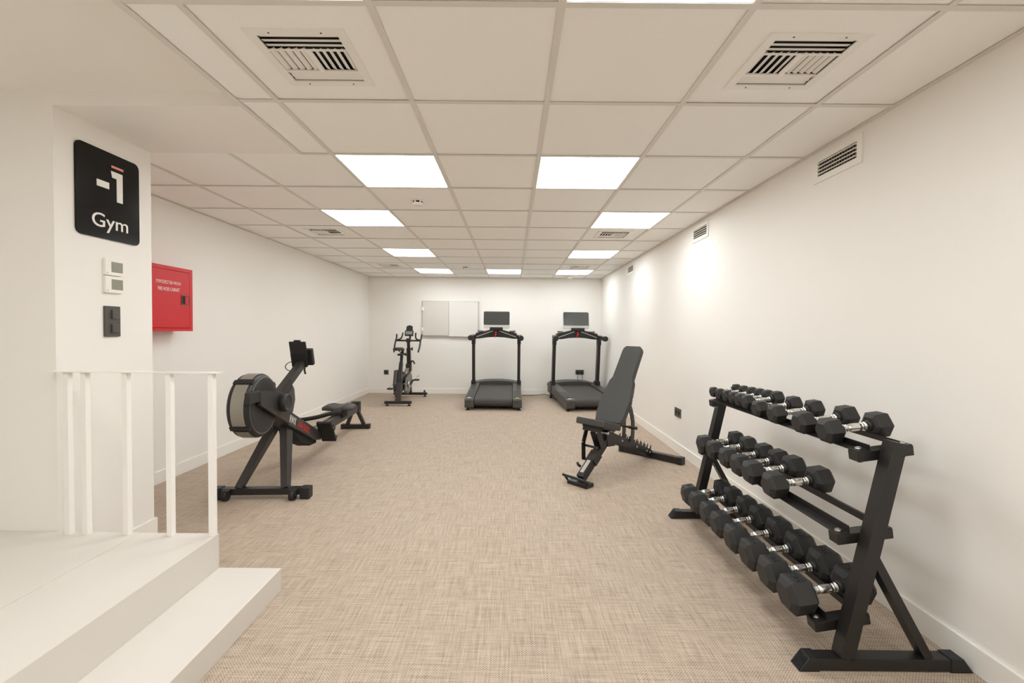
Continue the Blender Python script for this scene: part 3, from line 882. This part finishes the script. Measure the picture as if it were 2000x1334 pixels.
# main beam
MB(XZ).prism([(-0.03, 0.605), (0.02, 0.72), (0.12, 0.64), (0.27, 0.566), (0.687, 0.366), (0.86, 0.275), (0.86, 0.215), (0.735, 0.245), (0.173, 0.499)], -0.03, 0.105, None, 0.006).build('main_beam', M_gun, rw)
MB(XZ).prism([(0.34, 0.44), (0.84, 0.25), (0.84, 0.19), (0.70, 0.20), (0.50, 0.285), (0.38, 0.37)], -0.05, 0.07, None, 0.01).build('lower_shroud', M_dark, rw)
sl_ = math.atan2(0.366 - 0.566, 0.417)
def beam_text(body, x, z, w, h, m, name):
    vs, fs = text_fit(body, w, h, 2, 0.004)
    Mt_ = Matrix.Translation((x, -0.1062, z)) @ Matrix.Rotation(-sl_, 4, 'Y') @ Matrix(((1, 0, 0, 0), (0, 0, -1, 0), (0, 1, 0, 0), (0, 0, 0, 1)))
    MB(Mt_).add(vs, fs).build(name, m, rw)
beam_text('RWX', 0.265, 0.512, 0.12, 0.056, M_whitetext, 'white_lettering')
beam_text('AIR5000', 0.470, 0.412, 0.25, 0.054, M_redtext, 'red_lettering')
# monitor arm
MB().bar((0.14, 0, 0.66), (0.70, 0, 0.93), 0.055, 0.060).build('monitor_arm', M_gun, rw)
MB().bar((0.14, -0.034, 0.66), (0.40, -0.034, 0.785), 0.012, 0.075).build('arm_clamp', M_blackp, rw)
Mm = Matrix.Translation((0.70, 0.0, 0.985)) @ Matrix.Rotation(R(-18), 4, 'Y')
mo = MB(Mm).box((0.0, -0.088, -0.085), (0.045, 0.075, 0.065), None, 0.01).build('monitor', M_blackp, rw)
MB(Mm).box((-0.035, -0.045, -0.09), (0.0, 0.085, 0.04), None, 0.008).build('monitor_back', M_dark, rw)
MB(Mm).box((-0.03, -0.055, 0.0), (-0.012, 0.085, 0.145), None, 0.006).box((-0.025, -0.01, 0.14), (-0.005, 0.045, 0.156), None, 0.003).build('phone_holder', M_blackp, rw)
MB(Mm).box((0.045, -0.078, -0.07), (0.047, 0.06, 0.05)).build('monitor_screen', M_screen, mo)
MB().sweep(smooth_pts([(0.70, 0.05, 0.945), (0.64, 0.09, 0.935), (0.60, 0.10, 0.90), (0.60, 0.07, 0.87), (0.62, 0.03, 0.865)]), 0.0035, 6).build('cable', M_dark, rw)
MB().sweep([(0.735, -0.01, 0.93), (0.72, -0.012, 0.86), (0.735, -0.014, 0.83)], 0.008, 6).build('handle_hook', M_blackp, rw)
# foot plates
for s in (-1, 1):
    Mf = Matrix.Translation((0.855, s * 0.155, 0.290)) @ Matrix.Rotation(R(-37), 4, 'Y')
    MB(Mf).box((-0.014, -0.065, -0.125), (0.014, 0.065, 0.125), None, 0.008).build('foot_plate', M_dark, rw)
    MB(Mf).sweep(smooth_pts([(0.0, -0.068, 0.02), (0.05, -0.062, 0.02), (0.075, 0, 0.02), (0.05, 0.062, 0.02), (0.0, 0.068, 0.02)], 4), 0.009, 6).build('foot_strap', M_blackp, rw)
    MB(Mf).box((0.008, -0.060, -0.130), (0.05, 0.060, -0.105), None, 0.008).build('heel_cup', M_blackp, rw)
MB().box((0.80, -0.10, 0.225), (0.96, 0.10, 0.255), None, 0.005).build('foot_bracket', M_blackp, rw)
# rail, seat, rear leg
MB().box((0.82, -0.042, 0.215), (2.33, 0.042, 0.30), None, 0.006).build('slide_rail', M_gun, rw)
MB().box((1.0, -0.030, 0.30), (2.30, -0.018, 0.305)).box((1.0, 0.018, 0.30), (2.30, 0.030, 0.305)).build('rail_strip', M_steel, rw)
MB().box((2.25, -0.05, 0.20), (2.35, 0.05, 0.335), None, 0.008).build('rail_end_cap', M_blackp, rw)
def seat_mesh():
    vs, fs = [], []
    nx, ny = 9, 17
    for layer in (0, 1):
        for i in range(nx):
            for j in range(ny):
                u, v = i / (nx - 1) * 2 - 1, j / (ny - 1) * 2 - 1
                # superellipse footprint
                rx = 0.125 * (1 - 0.18 * abs(v) ** 3); ryy = 0.165 * (1 - 0.10 * abs(u) ** 4)
                x, y = u * rx, v * ryy
                bump = 0.020 * math.exp(-((abs(v) - 0.55) / 0.30) ** 2) * (1 - 0.6 * max(0, u)) + 0.006 * u
                edge = max(abs(u), abs(v)) ** 14 * 0.008
                z = 0.385 + bump - edge if layer else 0.345 + edge * 0.5
                vs.append((1.68 + x, y, z + 0.004))
    def idx(l, i, j): return l * nx * ny + i * ny + j
    for i in range(nx - 1):
        for j in range(ny - 1):
            fs.append((idx(1, i, j), idx(1, i + 1, j), idx(1, i + 1, j + 1), idx(1, i, j + 1)))
            fs.append((idx(0, i, j), idx(0, i, j + 1), idx(0, i + 1, j + 1), idx(0, i + 1, j)))
    rim = [(i, 0) for i in range(nx)] + [(nx - 1, j) for j in range(1, ny)] + [(i, ny - 1) for i in range(nx - 2, -1, -1)] + [(0, j) for j in range(ny - 2, 0, -1)]
    for a in range(len(rim)):
        p, q = rim[a], rim[(a + 1) % len(rim)]
        fs.append((idx(0, *p), idx(0, *q), idx(1, *q), idx(1, *p)))
    return MB().add(vs, fs, True)
seat_mesh().build('seat', M_vinyl, rw)
MB().box((1.60, -0.065, 0.265), (1.76, 0.065, 0.350), None, 0.006).build('seat_carriage', M_dark, rw)
for s in (-1, 1):
    MB().bar((2.27, s * 0.02, 0.25), (2.30, s * 0.10, 0.05), 0.04, 0.04, (1, 0, 0)).build('rear_leg', M_gun, rw)
rf = MB().box((2.27, -0.15, 0.006), (2.33, 0.15, 0.054), None, 0.004).build('rear_foot', M_black, rw)
for s in (-1, 1):
    MB().box((2.265, s * 0.175, 0.0), (2.335, s * 0.13, 0.058), None, 0.006).build('foot_cap', M_blackp, rf)
MB().sweep(smooth_pts([(1.00, -0.235, 0.452), (0.98, -0.15, 0.432), (0.97, -0.05, 0.405), (0.97, 0.05, 0.385), (0.98, 0.15, 0.370), (1.00, 0.235, 0.365)]), 0.019, 10).build('pull_handle', M_blackp, rw)

# ------------------------------------------------------------------ treadmills (local x right, y away from user end, origin under front middle)
def make_treadmill(label):
    t = thing('treadmill', label, 'treadmill', group='two treadmills by the back wall')
    sl = math.atan2(0.065, 1.2)
    Mt_ = Matrix.Rotation(sl, 4, 'X')
    for s in (-1, 1):
        # side rail with rounded end
        b = MB(Mt_)
        poly = [(0.03, 0.035), (1.50, 0.06), (1.50, 0.20), (1.40, 0.205), (0.03, 0.186), (0.008, 0.175), (0.0, 0.155), (0.0, 0.055), (0.010, 0.04)]
        Myz = Matrix(((0, 0, 1, 0), (1, 0, 0, 0), (0, 1, 0, 0), (0, 0, 0, 1)))
        b.prism(poly, s * 0.44 if s < 0 else 0.30, -0.30 if s < 0 else 0.44, Myz, 0.006)
        sr = b.build('side_rail', M_grey, t)
        MB(Mt_).box((s * 0.425, 0.10, 0.186), (s * 0.315, 1.36, 0.194), None, 0.003).build('foot_strip', M_belt, sr)
        MB(Mt_).box((s * 0.40, 0.035, 0.1875), (s * 0.345, 0.07, 0.1905)).build('sticker', M_yellow if s > 0 else M_whitetext, sr)
        MB(Mt_).box((s * 0.40, 1.22, 0.1955), (s * 0.345, 1.26, 0.198)).build('rear_sticker', M_whitetext, sr)
        MB(Mt_).cyl((s * 0.365, 0.0005, 0.13), (s * 0.365, -0.002, 0.13), 0.009, 12).build('adjust_hole', M_dark, sr)
        MB().cyl((s * 0.40, 0.04, 0), (s * 0.40, 0.04, 0.012), 0.035, 16, 0.025).cyl((s * 0.40, 0.04, 0.012), (s * 0.40, 0.04, 0.05), 0.012, 10).build('levelling_foot', M_blackp, t)
        MB().cyl((s * 0.40, 1.40, 0), (s * 0.40, 1.40, 0.015), 0.03, 14).cyl((s * 0.40, 1.40, 0.012), (s * 0.40, 1.40, 0.14), 0.014, 10).build('levelling_foot', M_blackp, t)
        # upright and its foot boot
        up = MB().bar((s * 0.405, 1.22, 0.10), (s * 0.405, 1.13, 1.06), 0.052, 0.085, (0, 1, 0)).build('upright', M_black, t)
        MB().box((s * 0.448, 1.14, 0.08), (s * 0.372, 1.30, 0.33), None, 0.01).build('upright_boot', M_blackp, up)
        MB().box((s * 0.437, 1.07, 0.98), (s * 0.373, 1.18, 1.15), None, 0.014).build('upright_shroud', M_blackp, up)
        g = MB().bar((s * 0.410, 1.15, 1.125), (s * 0.435, 0.86, 1.10), 0.062, 0.066).build('arm_rest', M_gun, t)
        MB(Matrix.Translation((s * 0.436, 0.865, 1.10)) @ Matrix.Rotation(PI / 2, 4, 'X')).lathe([(0.044, -0.03), (0.046, 0.0), (0.046, 0.03), (0.038, 0.042)], 20).build('end_cap', M_blackp, g)
        MB(Matrix.Translation((s * 0.285, 1.17, 1.195))).lathe([(0.05, 0.0), (0.056, 0.03), (0.052, 0.034), (0.045, 0.01)], 20).build('cup_holder', M_blackp, t)
    # belt deck, belt with rounded return, roller guard
    MB(Mt_).box((-0.30, 0.05, 0.10), (0.30, 1.30, 0.165)).build('deck', M_dark, t)
    b = MB(Mt_)
    pts = [(1.36, 0.176)] + [(0.085 - 0.062 * math.sin(R(a)), 0.114 + 0.062 * math.cos(R(a))) for a in range(0, 181, 20)] + [(0.3, 0.052), (0.3, 0.056)]
    pts2 = pts + [(0.085 - 0.058 * math.sin(R(a)), 0.114 + 0.058 * math.cos(R(a))) for a in range(180, -1, -20)] + [(1.36, 0.170)]
    b.prism(pts2, -0.292, 0.292, Matrix(((0, 0, 1, 0), (1, 0, 0, 0), (0, 1, 0, 0), (0, 0, 0, 1))))
    b.build('running_belt', M_belt, t)
    MB(Mt_).box((-0.30, 0.10, 0.030), (0.30, 0.16, 0.075), None, 0.01).build('roller_guard', M_dark, t)
    # motor hood, arched
    arc = [(-0.43, 0.20)] + [(-0.43 * math.cos(R(a)), 0.245 + 0.068 * math.sin(R(a))) for a in range(0, 181, 15)] + [(0.43, 0.20)]
    Mh = Matrix(((1, 0, 0, 0), (0, 0, -1, 0), (0, 1, 0, 0), (0, 0, 0, 1)))
    MB(Mh).prism(arc, -1.66, -1.31, None, 0.02).build('motor_hood', M_grey, t)
    MB().box((-0.42, 1.36, 0.09), (0.42, 1.64, 0.22), None, 0.01).build('motor_pan', M_blackp, t)
    # console arch
    pts = [(-0.395, 1.085), (-0.36, 1.185), (-0.25, 1.205), (-0.10, 1.245), (0.10, 1.245), (0.25, 1.205), (0.36, 1.185), (0.395, 1.085), (0.30, 1.085), (0.15, 1.108), (0.0, 1.115), (-0.15, 1.108), (-0.30, 1.085)]
    MB(Mh @ Matrix.Identity(4)).prism(pts[::-1], -1.22, -1.06, None, 0.012).build('console', M_blackp, t)
    for s in (-1, 1):
        MB().bar((s * 0.345, 1.056, 1.118), (s * 0.06, 1.056, 1.222), 0.006, 0.010).build('silver_trim', M_silver, t)
        MB().bar((s * 0.36, 1.10, 1.198), (s * 0.10, 1.10, 1.252), 0.05, 0.006).build('top_trim', M_silver, t)
    MB().box((-0.115, 1.02, 1.235), (0.115, 1.10, 1.288), None, 0.01).build('reading_ledge', M_blackp, t)
    sk = MB().box((-0.018, 1.035, 1.15), (0.006, 1.052, 1.20), None, 0.005).sweep([(-0.006, 1.045, 1.24), (-0.006, 1.045, 1.19)], 0.006, 6).box((-0.024, 1.04, 1.105), (-0.008, 1.050, 1.155), None, 0.004).build('safety_key', M_redp, t)
    # screen
    Msn = Matrix.Translation((0, 1.20, 1.42)) @ Matrix.Rotation(R(-8), 4, 'X')
    Mface = Matrix(((1, 0, 0, 0), (0, 0, -1, 0), (0, 1, 0, 0), (0, 0, 0, 1)))
    sb = MB(Msn @ Mface).prism(rrect(0.47, 0.305, 0.03, 5), -0.015, 0.018, None, 0.004).build('screen_case', M_silver, t)
    MB(Msn @ Mface @ Matrix.Translation((0, 0.0275, 0))).prism(rrect(0.462, 0.243, 0.018, 4), 0.0178, 0.0198).build('screen', M_screen, sb)
    MB().bar((0, 1.20, 1.22), (0, 1.225, 1.33), 0.10, 0.03, (0, 1, 0)).build('screen_stem', M_blackp, t)
    return t
tm = make_treadmill('black treadmill near the middle of the back wall')
tm.location = (-0.288, 6.83, 0); tm.rotation_euler = (0, 0, 0)
dup(tm, (1.265, 6.83, 0), (0, 0, R(6.2)), 'black treadmill at right, turned slightly, behind the bench')

MB(Matrix.Translation((0.288, -6.83, 0))).sweep(smooth_pts(cord_pts), 0.0055, 6).build('power_cord', M_blackp, tm)

# ------------------------------------------------------------------ exercise bike
bk = thing('exercise_bike', 'black spin bike in the far left corner facing back wall', 'exercise bike', (-1.835, 7.17, 0), (0, 0, R(2.0)))
def foot_bar(y, w, name):
    f = MB().box((-w, y - 0.03, 0.034), (w, y + 0.03, 0.078), None, 0.006).build(name, M_black, bk)
    for s in (-1, 1):
        MB().cyl((s * (w - 0.04), y, 0), (s * (w - 0.04), y, 0.014), 0.030, 14, 0.024).cyl((s * (w - 0.04), y, 0.012), (s * (w - 0.04), y, 0.036), 0.012, 8).build('leveller', M_blackp, f)
    return f
foot_bar(0.0, 0.215, 'rear_foot')
f = foot_bar(1.02, 0.305, 'front_foot')
for s in (-1, 1): MB().cyl((s * 0.24, 1.06, 0.085), (s * 0.265, 1.06, 0.085), 0.03, 16).build('wheel', M_blackp, f)
MB().bar((0, 0.0, 0.06), (0, 0.10, 0.36), 0.082, 0.07, (0, 1, 0), 0.075, 0.10).build('rear_strut', M_gun, bk)
MB().bar((0, 0.08, 0.30), (0, 0.22, 0.68), 0.062, 0.075, (0, 1, 0), 0.055, 0.06).build('seat_tube', M_black, bk)
MB().bar((0, 0.20, 0.62), (0, 0.265, 0.80), 0.042, 0.042, (0, 1, 0)).build('seat_post', M_blackp, bk)
MB().box((-0.03, 0.14, 0.80), (0.03, 0.42, 0.835), None, 0.004).build('seat_slider', M_black, bk)
MB().cyl((0.03, 0.27, 0.815), (0.075, 0.27, 0.815), 0.01, 8).cyl((0.06, 0.27, 0.815), (0.085, 0.27, 0.815), 0.026, 8).cyl((-0.03, 0.27, 0.81), (-0.07, 0.27, 0.81), 0.018, 10).build('seat_knob', M_blackp, bk)
MB().sweep([(-0.02, 0.30, 0.84), (-0.035, 0.22, 0.875), (-0.05, 0.20, 0.90)], 0.008, 6).sweep([(0.02, 0.30, 0.84), (0.035, 0.22, 0.875), (0.05, 0.20, 0.90)], 0.008, 6).cyl((0, 0.30, 0.83), (0, 0.30, 0.885), 0.018, 10).build('saddle_rails', M_blackp, bk)
def saddle():
    secs = [(0.12, 0.055, 0.905, 0.03), (0.15, 0.088, 0.915, 0.042), (0.20, 0.098, 0.920, 0.05), (0.27, 0.080, 0.920, 0.045), (0.33, 0.045, 0.915, 0.038), (0.40, 0.026, 0.905, 0.03), (0.44, 0.014, 0.90, 0.02)]
    vs, fs, n = [], [], 12
    for y, w, z, h in secs:
        for k in range(n):
            a = 2 * PI * k / n
            dip = -0.012 * math.exp(-(math.cos(a) / 0.35) ** 2) if math.sin(a) > 0 else 0
            vs.append((w * math.cos(a), y, z + h * 0.6 * math.sin(a) + dip - 0.25 * h * abs(math.cos(a))))
    for i in range(len(secs) - 1):
        for k in range(n):
            fs.append((i * n + k, i * n + (k + 1) % n, (i + 1) * n + (k + 1) % n, (i + 1) * n + k))
    fs.append(tuple(range(n))[::-1]); fs.append(tuple((len(secs) - 1) * n + k for k in range(n)))
    return MB().add(vs, fs, True)
saddle().build('saddle', M_blackp, bk).location = (-0.03, -0.04, 0.0)
MB().bar((0, 0.12, 0.40), (0, 0.86, 0.44), 0.055, 0.075).build('main_frame', M_black, bk)
MB().bar((0, 0.10, 0.30), (0, 0.50, 0.26), 0.05, 0.06).bar((0, 0.50, 0.26), (0, 0.88, 0.42), 0.05, 0.06).build('lower_frame', M_black, bk)
MB().bar((0, 0.86, 0.44), (0, 1.00, 0.07), 0.06, 0.055, (0, 1, 0)).build('front_fork', M_black, bk)
# flywheel, guards
MF = Matrix.Translation((0.0, 0.74, 0.32)) @ Matrix.Rotation(PI / 2, 4, 'Y')
MB(MF).lathe([(0.05, -0.02), (0.20, -0.02), (0.225, -0.028), (0.23, -0.02), (0.23, 0.02), (0.225, 0.028), (0.20, 0.02), (0.05, 0.02)], 40).build('flywheel', M_fly, bk)
MYZ = Matrix(((0, 0, 1, 0), (1, 0, 0, 0), (0, 1, 0, 0), (0, 0, 0, 1)))
MB(MYZ).prism([(0.06, 0.34), (0.10, 0.22), (0.22, 0.15), (0.42, 0.13), (0.62, 0.16), (0.78, 0.26), (0.80, 0.38), (0.72, 0.48), (0.50, 0.50), (0.28, 0.56), (0.14, 0.56)], -0.105, -0.042, None, 0.02).build('belt_guard', M_grey, bk)
MB(MYZ).prism([(0.25, 0.20), (0.40, 0.14), (0.60, 0.16), (0.78, 0.26), (0.80, 0.40), (0.70, 0.47), (0.48, 0.44), (0.30, 0.40)], 0.045, 0.075, None, 0.01).build('right_guard', M_fly, bk)
MB().box((-0.045, 0.80, 0.48), (0.045, 0.92, 0.62), None, 0.01).build('brake_housing', M_blackp, bk)
# cranks and pedals
MB().cyl((-0.13, 0.42, 0.30), (0.11, 0.42, 0.30), 0.02, 12).cyl((0.075, 0.42, 0.30), (0.10, 0.42, 0.30), 0.055, 18).build('crank_axle', M_steel, bk)
def crank(s, ang_):
    dy, dz = 0.17 * math.cos(ang_), 0.17 * math.sin(ang_)
    c = MB().bar((s * 0.115, 0.42, 0.30), (s * 0.13, 0.42 + dy, 0.30 + dz), 0.018, 0.03, (1, 0, 0)).build('crank_arm', M_blackp, bk)
    px, py, pz_ = s * 0.19, 0.42 + dy, 0.30 + dz
    MB().box((px - 0.045, py - 0.045, pz_ - 0.012), (px + 0.045, py + 0.045, pz_ + 0.012), None, 0.004).build('pedal', M_blackp, c)
    MB().sweep(smooth_pts([(px - 0.035, py + 0.045, pz_), (px - 0.03, py + 0.12, pz_ + 0.02), (px, py + 0.13, pz_ + 0.05), (px + 0.03, py + 0.10, pz_ + 0.06), (px + 0.04, py + 0.03, pz_ + 0.05), (px + 0.045, py, pz_)], 3), 0.005, 6).build('toe_cage', M_chrome, c)
crank(1, R(20)); crank(-1, R(200))
# front post, knob, lever
MB().bar((0, 0.90, 0.50), (0, 0.84, 0.90), 0.066, 0.066, (0, 1, 0)).build('front_tube', M_black, bk)
MB().bar((0, 0.845, 0.88), (0, 0.815, 1.05), 0.046, 0.046, (0, 1, 0)).build('handlebar_post', M_blackp, bk)
MB().cyl((0.03, 0.845, 0.885), (0.065, 0.845, 0.885), 0.01, 8).cyl((0.052, 0.845, 0.885), (0.072, 0.845, 0.885), 0.028, 8).build('height_knob', M_blackp, bk)
MB().sweep(smooth_pts([(0.03, 0.86, 0.60), (0.05, 0.84, 0.66), (0.085, 0.82, 0.665), (0.115, 0.80, 0.62)], 4), 0.014, 8).build('brake_lever', M_blackp, bk)
# handlebars
hb = MB()
hb.cyl((-0.215, 0.80, 1.035), (0.215, 0.80, 1.035), 0.016, 10)
for s in (-1, 1):
    hb.sweep(smooth_pts([(s * 0.21, 0.62, 0.84), (s * 0.22, 0.70, 0.93), (s * 0.22, 0.79, 1.03), (s * 0.22, 0.86, 1.08), (s * 0.225, 0.90, 1.145)], 4), 0.015, 8)
    hb.sweep(smooth_pts([(s * 0.21, 0.80, 1.04), (s * 0.16, 0.80, 1.055), (s * 0.125, 0.84, 1.09), (s * 0.115, 0.90, 1.17)], 4), 0.015, 8)
hb.build('handlebar', M_blackp, bk)
MB().box((-0.035, 0.78, 1.00), (0.035, 0.84, 1.075), None, 0.006).build('handlebar_clamp', M_blackp, bk)
MB().bar((0.03, 0.80, 1.06), (0.03, 0.84, 1.14), 0.03, 0.03, (0, 1, 0)).build('monitor_stem', M_blackp, bk)
Mq = Matrix.Translation((0.012, 0.82, 1.165)) @ Matrix.Rotation(R(-15), 4, 'X')
mo = MB(Mq).box((-0.076, -0.015, -0.05), (0.076, 0.015, 0.05), None, 0.006).build('monitor', M_blackp, bk)
MB(Mq).box((-0.058, -0.0165, -0.022), (0.058, -0.0145, 0.034)).build('display', M_lcd, mo)
MB(Mq @ Matrix(((1, 0, 0, 0), (0, 0, -1, 0.02), (0, 1, 0, 0), (0, 0, 0, 1)))).prism([(-0.06, 0.045), (0.06, 0.045), (0.055, 0.13), (0.04, 0.135), (0.02, 0.15), (-0.01, 0.15), (-0.04, 0.135), (-0.052, 0.13)], 0.0, 0.02, None, 0.003).build('phone_holder', M_blackp, bk)
